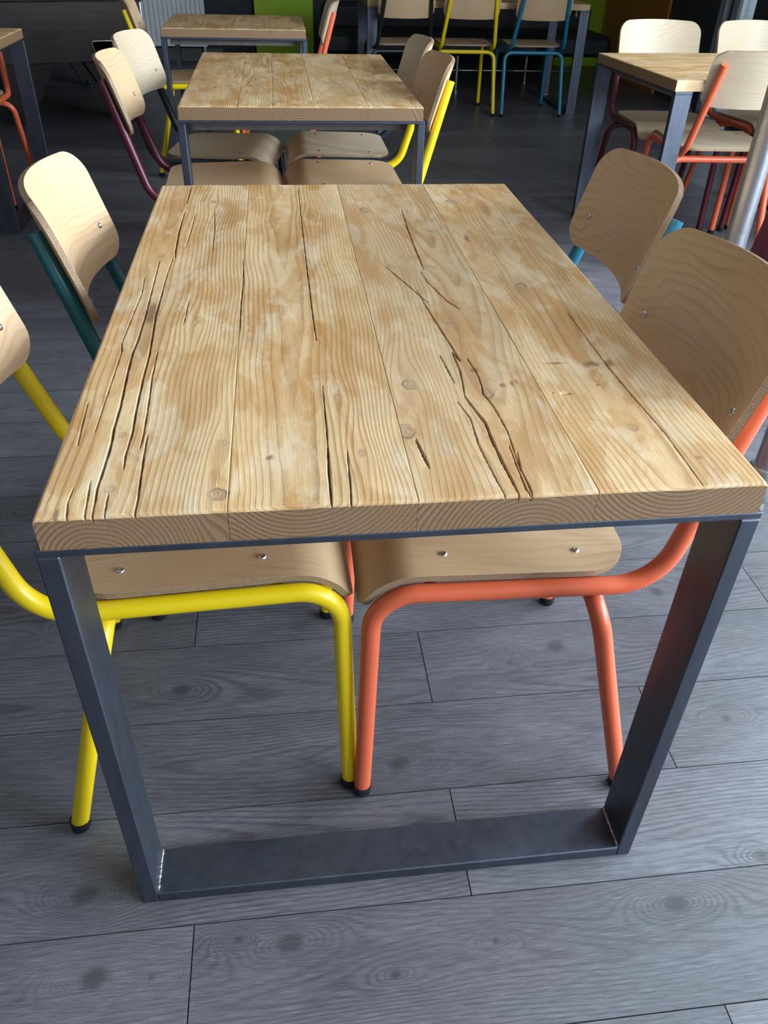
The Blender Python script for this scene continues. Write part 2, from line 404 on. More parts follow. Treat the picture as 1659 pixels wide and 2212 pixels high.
# ---- floor: laminate planks up to the middle of the room, plain boards beyond
ROW, PL, Y00 = .193, 1.288, -.041
K0, K1 = -4, 29
JOINT = {0: .510, 1: .934, 2: .512, 3: .039, -1: .080}
fl = MB()
def quad(x0, x1, y0, y1, z, mi):
    fl.add([(x0, y0, z), (x1, y0, z), (x1, y1, z), (x0, y1, z)], [(0, 1, 2, 3)], mi)
quad(RX0, RX1, RY0, RY1, -.006, 1)
yA, yB = Y00+K0*ROW, Y00+K1*ROW
quad(RX0, RX1, RY0, yA, 0, 0); quad(RX0, RX1, yB, RY1, 0, 0)
rows = []
for k in range(K0, K1):
    y0 = Y00+k*ROW; xl = max(RX0, -.85-.30*max(y0, 0)); xr = min(RX1, 1.5+.62*max(y0, 0))
    j = JOINT.get(k, rng.uniform(0, PL)); n0 = math.floor((xl-j)/PL); n1 = math.floor((xr-j)/PL)
    while j+(n0)*PL < RX0: n0 += 1
    while j+(n1+1)*PL > RX1: n1 -= 1
    quad(RX0, j+n0*PL, y0, y0+ROW, 0, 0); quad(j+(n1+1)*PL, RX1, y0, y0+ROW, 0, 0)
    rows += [(j+(n+.5)*PL, y0+ROW/2) for n in range(n0, n1+1)]
floor = tag(fl.build('floor', [M['floorfar'], M['subfloor']]), kind='structure')
def set_attr(me, name, vals):
    a = me.attributes.new(name, 'FLOAT', 'POINT'); a.data.foreach_set('value', np.asarray(vals, dtype=np.float32).ravel())
def deflect(x, y, knots, asp):
    """x across the grain, y along it: grain lines flow round each knot"""
    xe = x.copy(); km = np.zeros_like(x); kr = np.zeros_like(x); rim = np.zeros_like(x)
    for kx, ky, r in knots:
        dx, dy = x-kx, y-ky
        R2 = dx**2+(dy/asp)**2
        xe = xe-dx*.80*np.exp(-R2/(2*(r*1.9)**2))
        an = np.arctan2(dy, dx); d = np.sqrt(dx**2+(dy/1.3)**2)*(1+.10*np.sin(an*2+kx*61)+.07*np.sin(an*5+ky*83))
        st = 1.0 if r >= .0095 else .6; rk = r*.82
        m = st/(1+np.exp((d-rk)/(rk*.14)))
        km = np.maximum(km, m); kr = np.where(d < rk*1.15, d/rk*2.2, kr)
        rim = np.maximum(rim, (1.0 if r >= .0095 else .35)*np.exp(-((d-rk)/(rk*.13))**2)*(.55+.45*np.sin(an+kx*40)))
    return xe, km, kr, rim
FLOOR_KNOTS = [[(-.02, .31, .020), (.01, .18, .007)], [(.015, -.40, .021)], [(-.03, .05, .019), (.02, .36, .009), (.0, -.5, .012)],
               [(.03, -.12, .010)], [(-.01, -.22, .022), (.03, .02, .008), (-.02, .44, .016)], []]
def floor_mesh(i, own=None):
    r = random.Random(50+i); nx, ny = 230, 40; hx, hy = PL/2-.0009, ROW/2-.0009
    ex = np.concatenate([[-hx], np.linspace(-hx+.0008, hx-.0008, nx), [hx]]); ey = np.concatenate([[-hy], np.linspace(-hy+.0008, hy-.0008, ny), [hy]])
    X, Y = np.meshgrid(ex, ey); Z = np.zeros_like(X); Z[0] = Z[-1] = 0
    ks = own if own is not None else FLOOR_KNOTS[i % 6]
    wob = Y+.012*np.sin(X*4+r.uniform(0, 6))+.006*np.sin(X*9+r.uniform(0, 6))
    ye, km, kr, _ = deflect(wob, X, ks, 3.2)
    cy = r.uniform(-.05, .05); zc = .02+.05*np.abs(X-r.uniform(-.4, .4))
    ph = np.hypot(ye-cy, zc)*r.uniform(110, 150)
    for kx, ky, kk in ks:
        d = np.sqrt((wob-kx)**2+((X-ky)/2.3)**2)*(1+.12*np.sin(np.arctan2(wob-kx, X-ky)*2+ky*40)); wt = np.exp(-(d/(kk*1.7))**2)
        ph = ph*(1-wt)+d*150*wt
    km = np.zeros_like(X)
    for kx, ky, kk in ks:
        d = np.sqrt((wob-kx)**2+((X-ky)/1.25)**2)*(1+.07*np.sin(np.arctan2(wob-kx, X-ky)*2+kx*99)+.06*np.sin(np.arctan2(wob-kx, X-ky)*5+ky*70))
        km = np.maximum(km, np.clip(1.5-d/(kk*.62), 0, 1))
    b = MB(); b.grid(np.stack([X, Y, Z], -1))
    n = X.size
    b.add([(-hx, -hy, -.006), (hx, -hy, -.006), (hx, hy, -.006), (-hx, hy, -.006), (-hx, -hy, -.0006), (hx, -hy, -.0006), (hx, hy, -.0006), (-hx, hy, -.0006)],
          [(0, 1, 5, 4), (1, 2, 6, 5), (2, 3, 7, 6), (3, 0, 4, 7)])
    me = b.mesh('floor_plank', M['floorplank']); pad = [0]*8
    set_attr(me, 'ring', list(ph.ravel())+pad); set_attr(me, 'knot', list(km.ravel())+pad)
    return me
FM = [floor_mesh(i) for i in range(6)]
# the planks at the front have their own knots: (row, joint at the plank's left end) -> knots at (x, y) in the room
FRONT_KNOTS = [(-1, .080, [(.223, -.090, .024), (.147, -.068, .008), (.375, -.160, .010), (.532, -.125, .008), (.83, -.09, .022)]), (-1, .080-PL, [(-.057, -.106, .024), (.024, -.119, .007)]),
               (0, .510-PL, [(-.092, .026, .024)]), (1, .934-PL, [(.427, .216, .023), (-.09, .30, .008)]), (2, .512-PL, [(.021, .412, .022)]), (2, .512, [(.798, .475, .024), (.689, .434, .008)]), (0, .510, [(1.006, -.02, .018)])]
FRONT = {}
for q, (k, x0, kn_) in enumerate(FRONT_KNOTS):
    xc, yc_ = x0+PL/2, Y00+(k+.5)*ROW
    FRONT[(k, round(xc, 2))] = floor_mesh(20+q, [(y-yc_, x-xc, rr_) for x, y, rr_ in kn_])
for i, (x, y) in enumerate(rows):
    me = FRONT.get((round((y-Y00)/ROW-.5), round(x, 2)))
    if me: link('floor_plank', me, floor, (x, y, 0))
    else: link('floor_plank', FM[rng.randrange(6)], floor, (x, y, 0), (0, 0, math.pi*rng.randrange(2)))

# ------------------------------------------------------------------ tables
H_TOP, T_WOOD, SEC, DEP = .75, .040, .0237, .0746
HF = H_TOP-T_WOOD
def seg_dist(X, Y, pts, hw):
    """distance in millimetres to a polyline, minus its (tapering) half width"""
    best = np.full(X.shape, 99.0); n = len(pts)-1
    for i in range(n):
        (x0, y0), (x1, y1) = pts[i], pts[i+1]
        dx, dy = x1-x0, y1-y0; t = np.clip(((X-x0)*dx+(Y-y0)*dy)/(dx*dx+dy*dy+1e-12), 0, 1)
        d = np.hypot(X-x0-t*dx, Y-y0-t*dy)*1000
        q = (i+t)/n; wq = hw*np.clip(.35+1.3*np.minimum(q, 1-q)*2, .35, 1)
        best = np.minimum(best, d-wq)
    return best
def plank(parent, x0, x1, L, m, prm, cracks, knots, stains, hi, outer):
    step = .0008 if hi else .006; ystep = .0026 if hi else .03
    bl = .004 if outer[0] else .0009; br = .004 if outer[1] else .0009; be = .0035
    nx = max(6, int((x1-x0-bl-br)/step)); ny = max(8, int((L-2*be)/ystep))
    fr = np.array([0, .13, .45]);
    ex = np.concatenate([x0+fr*bl, np.linspace(x0+bl, x1-br, nx), x1-fr[::-1]*br])
    ey = np.concatenate([fr*be, np.linspace(be, L-be, ny), L-fr[::-1]*be])
    X, Y = np.meshgrid(ex, ey)
    def drop(d, b): d = np.clip(d, 0, b); return b-np.sqrt(np.maximum(b*b-(b-d)**2, 0))
    Z = H_TOP-drop(X-x0, bl)-drop(x1-X, br)-drop(Y, be)-drop(L-Y, be)
    Z = np.maximum(Z, H_TOP-.0045)
    rr = random.Random(prm['seed'])
    a1, a2, a3 = (rr.uniform(0, 6) for _ in range(3))
    def phase(x, y, z):
        xw = x+prm.get('wa', .006)*np.sin(y*5.0+a1)+.0025*np.sin(y*13+a2)+.0012*np.sin(y*31+a3)
        xe, km, kr, rim = deflect(xw, y, knots, 3.4)
        zc = prm['zc']+prm.get('tilt', 0)*(y-.5)
        ph = np.hypot(xe-prm['cx'], z-H_TOP-zc)*prm['fr']
        return np.where(km > .4, kr, ph), km, rim
    ph, km, rim = phase(X, Y, Z)
    cd = np.full(X.shape, 30.0)
    for wd, pts in cracks:
        if max(p[0] for p in pts) < x0-.01 or min(p[0] for p in pts) > x1+.01: continue
        cd = np.minimum(cd, seg_dist(X, Y, pts, wd*.30))
    # slight wandering edges of the cracks, and the depth of the cracks
    cd = cd+.14*np.sin(Y*150+X*90)
    gq = np.clip((.45-cd)/.8, 0, 1); Z = Z-(.0065 if hi else .003)*gq*gq*(3-2*gq)
    # knots stand a little proud, hand-worn surface
    Z = Z+.0004*np.sin(X*47+a1)*np.sin(Y*9+a2)
    sm = np.zeros_like(X)
    for sx, sy, ra, rb in stains:
        q = np.hypot((X-sx)/ra, (Y-sy)/rb)+.22*np.sin(X*330+sx*77)*np.sin(Y*140+sy*50)+.12*np.sin(X*710)*np.sin(Y*390+X*200)
        sm = np.maximum(sm, np.clip(1.6-1.5*q, 0, 1))
    mb = MB(); mb.grid(np.stack([X, Y, Z], -1))
    A = dict(ring=[ph.ravel()], crack=[cd.ravel()], knot=[km.ravel()], knotrim=[rim.ravel()], stain=[sm.ravel()], endgrain=[np.zeros(X.size)])
    def extra(P, flip, end):
        P = np.asarray(P); mb.grid(P, 0, False, flip); x, y, z = P[..., 0], P[..., 1], P[..., 2]
        p2, k2, _ = phase(x, y, z); c2 = np.full(x.shape, 30.0)
        if end:
            for wd, pts in cracks:
                c2 = np.minimum(c2, seg_dist(x, np.full_like(x, float(y.flat[0])), pts, wd*.30))
            c2 = c2+(H_TOP-z)*1000*.10
        A['ring'].append(p2.ravel()); A['crack'].append(c2.ravel()); A['knot'].append(0*k2.ravel()); A['knotrim'].append(0*k2.ravel()); A['stain'].append(np.zeros(x.size))
        A['endgrain'].append(np.full(x.size, 1.0 if end else 0.0))
    nz = 9 if hi else 3
    for row, flip in ((0, True), (-1, False)):
        top = np.stack([X[row], Y[row], Z[row]], -1)[::1 if not hi else 2]
        lay = [top*np.array([1, 1, 0])+np.array([0, 0, 1])*(top[:, 2:]*(1-q)+HF*q) for q in np.linspace(0, 1, nz)]
        extra(np.stack(lay), not flip, True)
    for colm, flip in ((0, False), (-1, True)):
        top = np.stack([X[:, colm], Y[:, colm], Z[:, colm]], -1)
        if outer[0 if colm == 0 else 1] and hi:
            top = top
        lay = [top*np.array([1, 1, 0])+np.array([0, 0, 1])*(top[:, 2:]*(1-q)+HF*q) for q in (0, 1)]
        extra(np.stack(lay), not flip, False)
    extra(np.array([[(x0, 0, HF), (x1, 0, HF)], [(x0, L, HF), (x1, L, HF)]], float), True, False)
    me = mb.mesh('plank', m)
    for k, v in A.items(): set_attr(me, k, np.concatenate(v))
    vx = np.array(mb.v)[:, 0]; tn = np.full(len(vx), prm.get('tone', rr.uniform(-.15, .15)))
    for a0, a1, tt in prm.get('strips', ()): tn = np.where((vx > a0) & (vx < a1), tt, tn)
    set_attr(me, 'tone', tn); set_attr(me, 'greyness', np.full(len(vx), prm.get('grey', 0.0)))
    return link('plank', me, parent)
def make_table(label, loc, rz, W, L, m, edges, hi=False, cracks=(), knots=(), stains=(), prm=None, seed=1, name='dining_table'):
    t = thing(name, label, 'table', loc, rz)
    r = random.Random(seed); ins = .007
    xs = [ins]+list(edges)+[W-ins]
    for i in range(len(xs)-1):
        a, b = xs[i]+.0002, xs[i+1]-.0002
        if prm: q = prm[i]
        else: q = dict(cx=r.uniform(a-.02, b+.02), zc=r.choice([-1, 1])*r.uniform(.015, .07), fr=r.uniform(130, 190), seed=seed*10+i, wa=.01, tilt=r.uniform(-.03, .03))
        kk = [k for k in knots if a-.02 < k[0] < b+.02]
        if not prm: kk = [(r.uniform(a+.03, b-.03), r.uniform(.05, L-.05), r.uniform(.006, .014)) for _ in range(r.randrange(1, 4))]
        cc = cracks if prm else [(r.uniform(1.5, 2.6), [(x, y0), (x+r.uniform(-.004, .004), y0+.12), (x+r.uniform(-.006, .006), y0+.27)]) for x, y0 in [(r.uniform(a+.02, b-.02), r.uniform(-.02, L-.25)) for _ in range(3)]]
        plank(t, a, b, L, m, q, cc, kk, stains if prm else (), hi, (i == 0, i == len(xs)-2))
    for y0 in (0.0, L-DEP):
        for x0 in (0.0, W-SEC):
            MB().box((x0+SEC/2, y0+DEP/2, (HF-.010)/2), (SEC, DEP, HF-.010), .0018).build('leg', M['steel'], t)
        MB().box((W/2, y0+DEP/2, SEC/2), (W-2*SEC, DEP, SEC), .0018).build('foot_rail', M['steel'], t)
        MB().box((W/2, y0+DEP/2, HF-.005), (W, DEP, .010), .0015).build('top_plate', M['steel'], t)
        for sx in (0, 1):
            if not hi and y0 > 0: continue
            x = SEC+.0012 if sx == 0 else W-SEC-.0006
            n = 34; pts = []; rad = []
            for k in range(n+1):
                pts.append((x+r.uniform(-.0005, .0005), y0+.002+(DEP-.004)*k/n, SEC+.0012+r.uniform(-.0004, .0004))); rad.append(r.uniform(.0016, .0034))
            MB().tube(pts, rad, 8).build('weld_bead', M['weld'], t)
        yb = y0+DEP+.012 if y0 == 0 else y0-.012
        MB().box((W/2-.008, yb, HF-.0215), (W-2*SEC-.045, .022, .043), .002).build('batten', M['batten'], t)
    return t
CRACKS = [
(3.0,[(0.073,1.185),(0.073,1.066)]),
(3.5,[(0.074,1.008),(0.073,0.897),(0.076,0.784),(0.079,0.741)]),
(3.2,[(0.075,0.741),(0.073,0.661),(0.073,0.581),(0.073,0.496),(0.077,0.408),(0.079,0.36),(0.079,0.292),(0.081,0.202),(0.083,0.163),(0.082,0.11),(0.084,0.083)]),
(3.8,[(0.054,0.726),(0.056,0.617),(0.058,0.491),(0.058,0.41),(0.056,0.372),(0.057,0.317),(0.061,0.22),(0.061,0.169),(0.063,0.139),(0.063,0.092),(0.062,0.048),(0.064,0.024),(0.065,-0.004)]),
(2.0,[(0.089,0.37),(0.09,0.296),(0.094,0.217),(0.096,0.159),(0.096,0.124)]),
(2.4,[(0.101,0.151),(0.102,0.108),(0.104,0.063),(0.106,0.026),(0.106,-0.005)]),
(1.4,[(0.038,0.655),(0.042,0.583),(0.04,0.517),(0.037,0.4),(0.041,0.373),(0.041,0.299),(0.041,0.242),(0.041,0.209),(0.041,0.163)]),
(1.2,[(0.021,0.231),(0.024,0.175),(0.027,0.135)]),
(1.6,[(0.053,0.061),(0.056,0.025),(0.058,-0.003)]),
(1.2,[(0.038,0.05),(0.037,0.026),(0.041,-0.003)]),
(1.3,[(0.075,0.035),(0.076,0.014),(0.077,-0.005)]),
(1.5,[(0.132,1.012),(0.139,0.885),(0.141,0.773)]),
(1.3,[(0.095,0.991),(0.095,0.886),(0.092,0.793)]),
(1.6,[(0.307,0.258),(0.306,0.154),(0.305,0.113)]),
(3.0,[(0.305,0.113),(0.303,0.066),(0.302,-0.007)]),
(1.6,[(0.304,1.18),(0.304,0.879),(0.304,0.642),(0.305,0.452),(0.306,0.394)]),
(1.6,[(0.326,0.098),(0.324,0.032),(0.322,-0.003)]),
(2.6,[(0.512,1.012),(0.506,0.871),(0.504,0.748),(0.503,0.664)]),
(2.2,[(0.496,0.656),(0.501,0.602),(0.518,0.523),(0.532,0.489)]),
(2.4,[(0.477,0.574),(0.481,0.511),(0.488,0.429),(0.494,0.366),(0.498,0.315),(0.492,0.344),(0.492,0.288),(0.488,0.246),(0.484,0.217)]),
(4.2,[(0.484,0.217),(0.49,0.18),(0.496,0.148),(0.495,0.11),(0.496,0.064),(0.498,0.028),(0.499,-0.003)]),
(1.8,[(0.509,0.322),(0.513,0.277),(0.512,0.244),(0.509,0.222),(0.515,0.187),(0.518,0.13),(0.513,0.056)]),
(4.0,[(0.407,0.12),(0.41,0.091),(0.413,0.06)]),
(2.0,[(0.473,0.335),(0.475,0.304),(0.478,0.253)]),
(1.5,[(0.472,0.202),(0.48,0.161),(0.477,0.1),(0.479,0.065),(0.482,0.02),(0.484,-0.002)]),
(1.5,[(0.438,0.683),(0.462,0.604),(0.487,0.518)]),
(1.6,[(0.697,0.478),(0.696,0.29),(0.7,0.198),(0.705,0.11),(0.703,0.003)]),
(2.0,[(0.598,0.217),(0.623,0.214),(0.65,0.214)]),
(1.6,[(0.117,0.542),(0.117,0.493),(0.116,0.46)]),
(1.5,[(0.195,0.727),(0.199,0.632),(0.197,0.534),(0.198,0.429)]),
(1.6,[(0.518,0.083),(0.513,0.049),(0.514,0.017),(0.513,-0.004)]),
(1.4,[(0.512,0.097),(0.51,0.046),(0.509,0.01),(0.513,-0.007)]),
]
KN = [(0.13,0.465,.007),(0.055,0.751,.007),(0.13,1.076,.009),(0.26,0.958,.007),(0.439,1.009,.013),(0.622,1.063,.012),(0.649,0.58,.011),(0.436,0.679,.008),(0.502,0.676,.008),(0.498,0.434,.009),(0.326,0.973,.008),
      (0.075,0.047,.0065),(0.186,0.028,.010),(0.184,0.128,.006),(0.069,0.155,.005),(0.409,0.139,.014),(0.425,0.252,.0105),(0.521,0.221,.010),(0.323,0.224,.006),(0.34,0.095,.0055),(0.677,0.126,.008)]
STAINS = [(0.611,0.823,.006,.022),(0.676,0.294,.014,.010),(0.702,0.295,.009,.013),(0.628,0.3,.018,.004),(0.511,0.287,.008,.008),(0.541,0.242,.006,.007),(0.553,0.247,.003,.010),(0.560,0.249,.002,.008),(0.241,0.094,.006,.007),(0.066,0.503,.012,.055),(0.722,0.056,.005,.005),(0.665,0.234,.004,.003),(0.03,0.004,.003,.012)]
MAIN_PRM = [dict(cx=.060, zc=-.052, fr=180, seed=11, wa=.005, tilt=.010, tone=-.08), dict(cx=.270, zc=.055, fr=185, seed=12, wa=.003, tilt=-.012, tone=-.02, strips=((.30, .352, .05), (.352, .40, -.16))),
            dict(cx=.530, zc=-.060, fr=170, seed=13, wa=.016, tilt=.03, tone=.06, grey=.22), dict(cx=.680, zc=.050, fr=180, seed=14, wa=.006, tilt=-.015, tone=.04, strips=((.58, .622, -.08),))]
make_table('worn reclaimed pine table with long dark cracks, between yellow, teal, orange and blue chairs', (0, 0, 0), 0, .785, 1.207, M['top_main'], (.197, .392, .586), True, CRACKS, KN, STAINS, MAIN_PRM, 1)
make_table('wooden table with maroon and black framed chairs along one side', (-.045, 2.105, 0), 0, .785, 1.20, M['top_far'], (.19, .30, .43, .60), seed=2)
make_table('small square wooden table in front of the radiator', (-.31, 4.18, 0), 0, .755, .73, M['top_far'], (.36, .56), seed=3)
make_table('wooden table standing between the orange and maroon framed chairs near the grey wall panels', (3.05, 2.76, 0), math.radians(94), .79, 1.22, M['top_far'], (.2, .39, .59), seed=4)
make_table('wooden table beside the pool table with an orange framed chair tucked under it', (-.96, 3.28, 0), math.radians(90), .79, 1.25, M['top_far'], (.2, .39, .59), seed=5)
make_table('long wooden table in the dark part of the room before the black bench', (2.64, 6.12, 0), math.radians(90), .78, 1.68, M['top_far'], (.2, .39, .58), seed=6)

# ------------------------------------------------------------------ chairs
HFOOT, HREAR, UREAR, HP, REC, U0, VR, ZR, ZP = .212, .235, .455, .167, .308, .467, .162, .719, .81
RT = .0143; UO = .22
def L3(u, v, z): return (v, UO-u, z)
def post_u(z): return U0+(z-.574)*REC
def sheet(b, fn, rows, hw, nv, thick, front):
    """plywood shell: fn(v, row) -> point of the face; hw(row) -> half width; front: rough outward direction"""
    P = np.array([[fn(hw(s)*a, s) for a in np.linspace(-1, 1, nv)] for s in rows])
    du = np.gradient(P, axis=1); ds = np.gradient(P, axis=0)
    N = np.cross(du, ds); N /= np.linalg.norm(N, axis=2, keepdims=True)+1e-12
    flip = False
    if (N*np.array(front)).sum(2).mean() < 0: N = -N; flip = True
    Q = P-N*thick
    b.grid(P, 0, True, flip); n = P.shape[0]*P.shape[1]; b.grid(Q, 0, True, not flip)
    loop = [(0, j) for j in range(P.shape[1])]+[(i, P.shape[1]-1) for i in range(1, P.shape[0])]+[(P.shape[0]-1, j) for j in range(P.shape[1]-2, -1, -1)]+[(i, 0) for i in range(P.shape[0]-2, 0, -1)]
    m = len(loop)
    vs = [P[i, j] for i, j in loop]+[Q[i, j] for i, j in loop]
    fs = [(k, (k+1) % m, m+(k+1) % m, m+k) for k in range(m)]
    if not flip: fs = [f[::-1] for f in fs]
    b.add(vs, fs, 1, False)
    return [0.0]*(2*n)+[0.0]*m+[1.0]*m
def seat_mesh(mv):
    cu, cz, R, a1 = .077, .3975, .0915, math.radians(160); arc = R*(a1-math.pi/2); flat = .320
    S = arc+flat
    def fn(v, s):
        if s < arc:
            a = a1-s/R; u, z = cu+R*math.cos(a), cz+R*math.sin(a)
        else:
            t = s-arc; u, z = cu+t, cz+R-.022*t
            z -= .005*math.sin(math.pi*min(1, t/flat))*(1-(v/.2)**2)
        return L3(u, v, z)
    def hw(s):
        w = .201; r = .075; q = S-s
        if q < r: w -= r-math.sqrt(max(r*r-(r-q)**2, 0))
        r = .028
        if s < r: w -= r-math.sqrt(max(r*r-(r-s)**2, 0))
        return w
    rows = list(np.unique(np.concatenate([.028*(1-np.cos(np.linspace(0, math.pi/2, 6))), np.linspace(.03, arc, 10), np.linspace(arc, S-.075, 9), S-.075+.075*np.sin(np.linspace(0, math.pi/2, 10))])))
    b = MB(); at = sheet(b, fn, rows, hw, 17, .0105, (0, 0, 1))
    me = b.mesh('seat', [mv, M['plyedge']]); set_attr(me, 'ply', at); return me
BZ0, BZ1, BHW, BK = .655, .857, .203, 1.25
def back_u(v, z): return post_u(z)-RT-.0112-BK*(v*v-.172**2)
def back_mesh(mv):
    hgt = BZ1-BZ0
    def fn(v, s):
        z = BZ0+s; z += .006*(1-(v/BHW)**2)*(s/hgt)
        return L3(back_u(v, z), v, z)
    def hw(s):
        w = BHW; r = .048
        for q in (s, hgt-s):
            if q < r: w -= r-math.sqrt(max(r*r-(r-q)**2, 0))
        return w
    c = .048*(1-np.cos(np.linspace(0, math.pi/2, 9)))
    rows = list(np.unique(np.concatenate([c, np.linspace(.05, hgt-.05, 7), hgt-c])))
    b = MB(); at = sheet(b, fn, rows, hw, 23, .0105, (0, 1, .3))
    me = b.mesh('backrest', [mv, M['plyedge']]); set_attr(me, 'ply', at); return me
def dome(b, c, n, r=.0062):
    n = Vector(n).normalized(); a = n.orthogonal().normalized(); q = n.cross(a); c = Vector(c); k = 10; rings = []
    for rr, h in ((1, 0), (.9, .0014), (.62, .0026), (.30, .0030), (.26, .0016)):
        rings.append([c+a*math.cos(2*math.pi*i/k)*r*rr+q*math.sin(2*math.pi*i/k)*r*rr+n*h for i in range(k)])
    b.add([v for R in rings for v in R], [(j*k+i, j*k+(i+1) % k, (j+1)*k+(i+1) % k, (j+1)*k+i) for j in range(4) for i in range(k)], 0, True)
    b.add(rings[-1], [tuple(range(k))], 1)
CH = {}
def chair_meshes(color, ven):
    key = (color, ven)
    if key in CH: return CH[key]
    p = M[color]; out = []
    for s in (-1, 1):
        pts = fillet([L3(0, s*HFOOT, .014), L3(.012, s*.206, .4625), L3(.4305, s*.204, .4555), L3(post_u(ZP), s*HP, ZP)], [.065, .085], 10)
        out.append(('side_frame', MB().tube(pts, RT, 14).mesh('side_frame', p)))
    zc = .4275
    pts = fillet([L3(UREAR, -HREAR, .014), L3(.345, -.226, zc), L3(.345, .226, zc), L3(UREAR, HREAR, .014)], [.055, .055], 10)
    out.append(('rear_leg_frame', MB().tube(pts, RT, 14).mesh('rear_leg_frame', p)))
    out.append(('cross_tube', MB().tube([L3(.10, -.2, .449), L3(.10, .2, .449)], .009, 10).mesh('cross_tube', p)))
    for u, v in ((0, HFOOT), (0, -HFOOT), (UREAR, HREAR), (UREAR, -HREAR)):
        x, y, z = L3(u, v, 0)
        out.append(('foot_cap', MB().tube([(x, y, 0), (x, y, .004), (x, y, .022)], [RT*.9, RT*1.12, RT*1.12], 14).mesh('foot_cap', M['rubber'])))
    out.append(('seat', seat_mesh(M[ven+'_seat']))); out.append(('backrest', back_mesh(M[ven+'_back'])))
    for v in (-VR, VR):
        b = MB(); dome(b, L3(back_u(v, ZR)-.0003, v, ZR), (0, 1, .3)); out.append(('rivet', b.mesh('rivet', [M['rivet'], M['steel']])))
    for u in (.12, .32):
        for v in (-.152, .152):
            t = u-.077; z = .3975+.0915-.022*t-.005*math.sin(math.pi*min(1, t/.32))*(1-(v/.2)**2)
            b = MB(); dome(b, L3(u, v, z), (0, 0, 1)); out.append(('rivet', b.mesh('rivet', [M['rivet'], M['steel']])))
    CH[key] = out; return out
def chair(color, label, cx, cy, face, ven='veneer'):
    """cx, cy: middle between the two front feet; face: direction the sitter looks, degrees from +x"""
    a = math.radians(face)
    t = thing('dining_chair', label, 'chair', (cx-UO*math.cos(a), cy-UO*math.sin(a), 0), a-math.pi/2)
    for n, me in chair_meshes(color, ven): link(n, me, t)
    return t
D = math.degrees
chair('yellow', 'yellow framed plywood chair pushed under the cracked table beside the teal framed chair', .328, .394, D(.035))
chair('teal', 'dark teal framed plywood chair at the cracked pine table', .398, .895, D(.055))
chair('orange', 'orange framed plywood chair pushed under the cracked table beside the blue framed chair', .359, .375, 180-D(.016))
chair('blue', 'blue framed plywood chair at the cracked pine table next to the orange framed chair', 0.437, .917, 180-D(.045))
chair('maroon', 'maroon framed plywood chair beside the black framed one, its back to the pool table', .272, 2.345, 1.5)
chair('black', 'black framed plywood chair beside the maroon framed one, its back to the pool table', .252, 2.80, -9, 'pale')
chair('yellow', 'yellow framed plywood chair across the table from the maroon framed chair', .293, 2.37, 181)
chair('navy', 'dark navy framed plywood chair across the table from the black framed chair', .305, 2.86, 180, 'pale')
chair('yellow', 'yellow framed plywood chair at the small square table with its back to the pool table', .026, 4.56, 4)
chair('orange', 'orange framed plywood chair at the small square table before the lime green panel', .068, 4.60, 178.7, 'pale')
chair('black', 'black framed chair at the long dark table, beside the middle yellow framed one', 1.19, 6.49, 95)
chair('yellow', 'yellow framed chair between the black and blue framed chairs at the long dark table', 1.715, 6.50, 90)
chair('blue', 'blue framed chair at the long dark table, beside the yellow framed one', 2.25, 6.485, 90)
chair('orange', 'orange framed chair seen from behind its pale back, next to the galvanised pole', 2.19, 3.16, 86.2, 'pale')
chair('maroon', 'maroon framed chair next to the orange one with its back to the galvanised pole', 2.685, 3.20, 92.5, 'pale')
chair('maroon', 'maroon framed chair in front of the orange ochre wall, facing the table', 2.14, 3.19, -93, 'pale')
chair('orange', 'orange framed chair in front of the grey wall panels, facing the table', 2.736, 3.24, -84, 'pale')
chair('orange', 'orange framed chair tucked under the table beside the pool table', -1.29, 3.66, -88.5, 'pale')

# ------------------------------------------------------------------ pool table
pt = thing('pool_table', 'dark walnut pool table with a trapezoid ball return opening', 'pool table', (-1.09, 5.58, 0), math.radians(20))
PW, PLn = 1.02, 1.86
tz = [(-.080, .522), (.062, .522), (.056, .412), (-.052, .412)]; cxo = .235
hol = [(cxo+x, z) for x, z in tz]                                    # top left, top right, bottom right, bottom left
X0, X1, Z0, Z1 = -PW/2, PW/2, .405, .745
b = MB()
out = [(X0, Z1), (X1, Z1), (X1, Z0), (X0, Z0)]
b.add([(x, 0, z) for x, z in out]+[(x, 0, z) for x, z in hol], [(q, 4+q, 4+(q+1) % 4, (q+1) % 4) for q in range(4)])
b.add([(x, 0, z) for x, z in out]+[(x, PLn, z) for x, z in out], [(q, (q+1) % 4, 4+(q+1) % 4, 4+q) for q in range(4)]+[(4, 5, 6, 7)])
b.build('cabinet', M['pool'], pt)
b = MB()
b.add([(x, 0, z) for x, z in hol]+[(x, .32, z-.02) for x, z in hol], [(q, 4+q, 4+(q+1) % 4, (q+1) % 4) for q in range(4)]+[(7, 6, 5, 4)])
b.build('ball_return', M['pool'], pt)
MB().box((0, PLn/2, .775), (PW+.05, PLn+.05, .06), .012).build('rim', M['pool'], pt)
for sx in (-1, 1):
    for y in (.16, PLn-.16):
        b = MB(); x = sx*(PW/2-.15)
        tp = [(x+(.09 if a*sx > 0 else .27)*a, y+c*.13, .405) for a, c in ((-1, -1), (1, -1), (1, 1), (-1, 1))]; bt = [(x+a*.065, y+c*.06, .05) for a, c in ((-1, -1), (1, -1), (1, 1), (-1, 1))]
        b.add(bt+tp, [(3, 2, 1, 0), (4, 5, 6, 7), (0, 1, 5, 4), (1, 2, 6, 5), (2, 3, 7, 6), (3, 0, 4, 7)])
        lg = b.build('leg', M['pool'], pt)
        MB().tube([(x, y, 0), (x, y, .012), (x, y, .02), (x, y, .05)], [.045, .045, .028, .028], 14).build('levelling_foot', M['rubber'], lg)
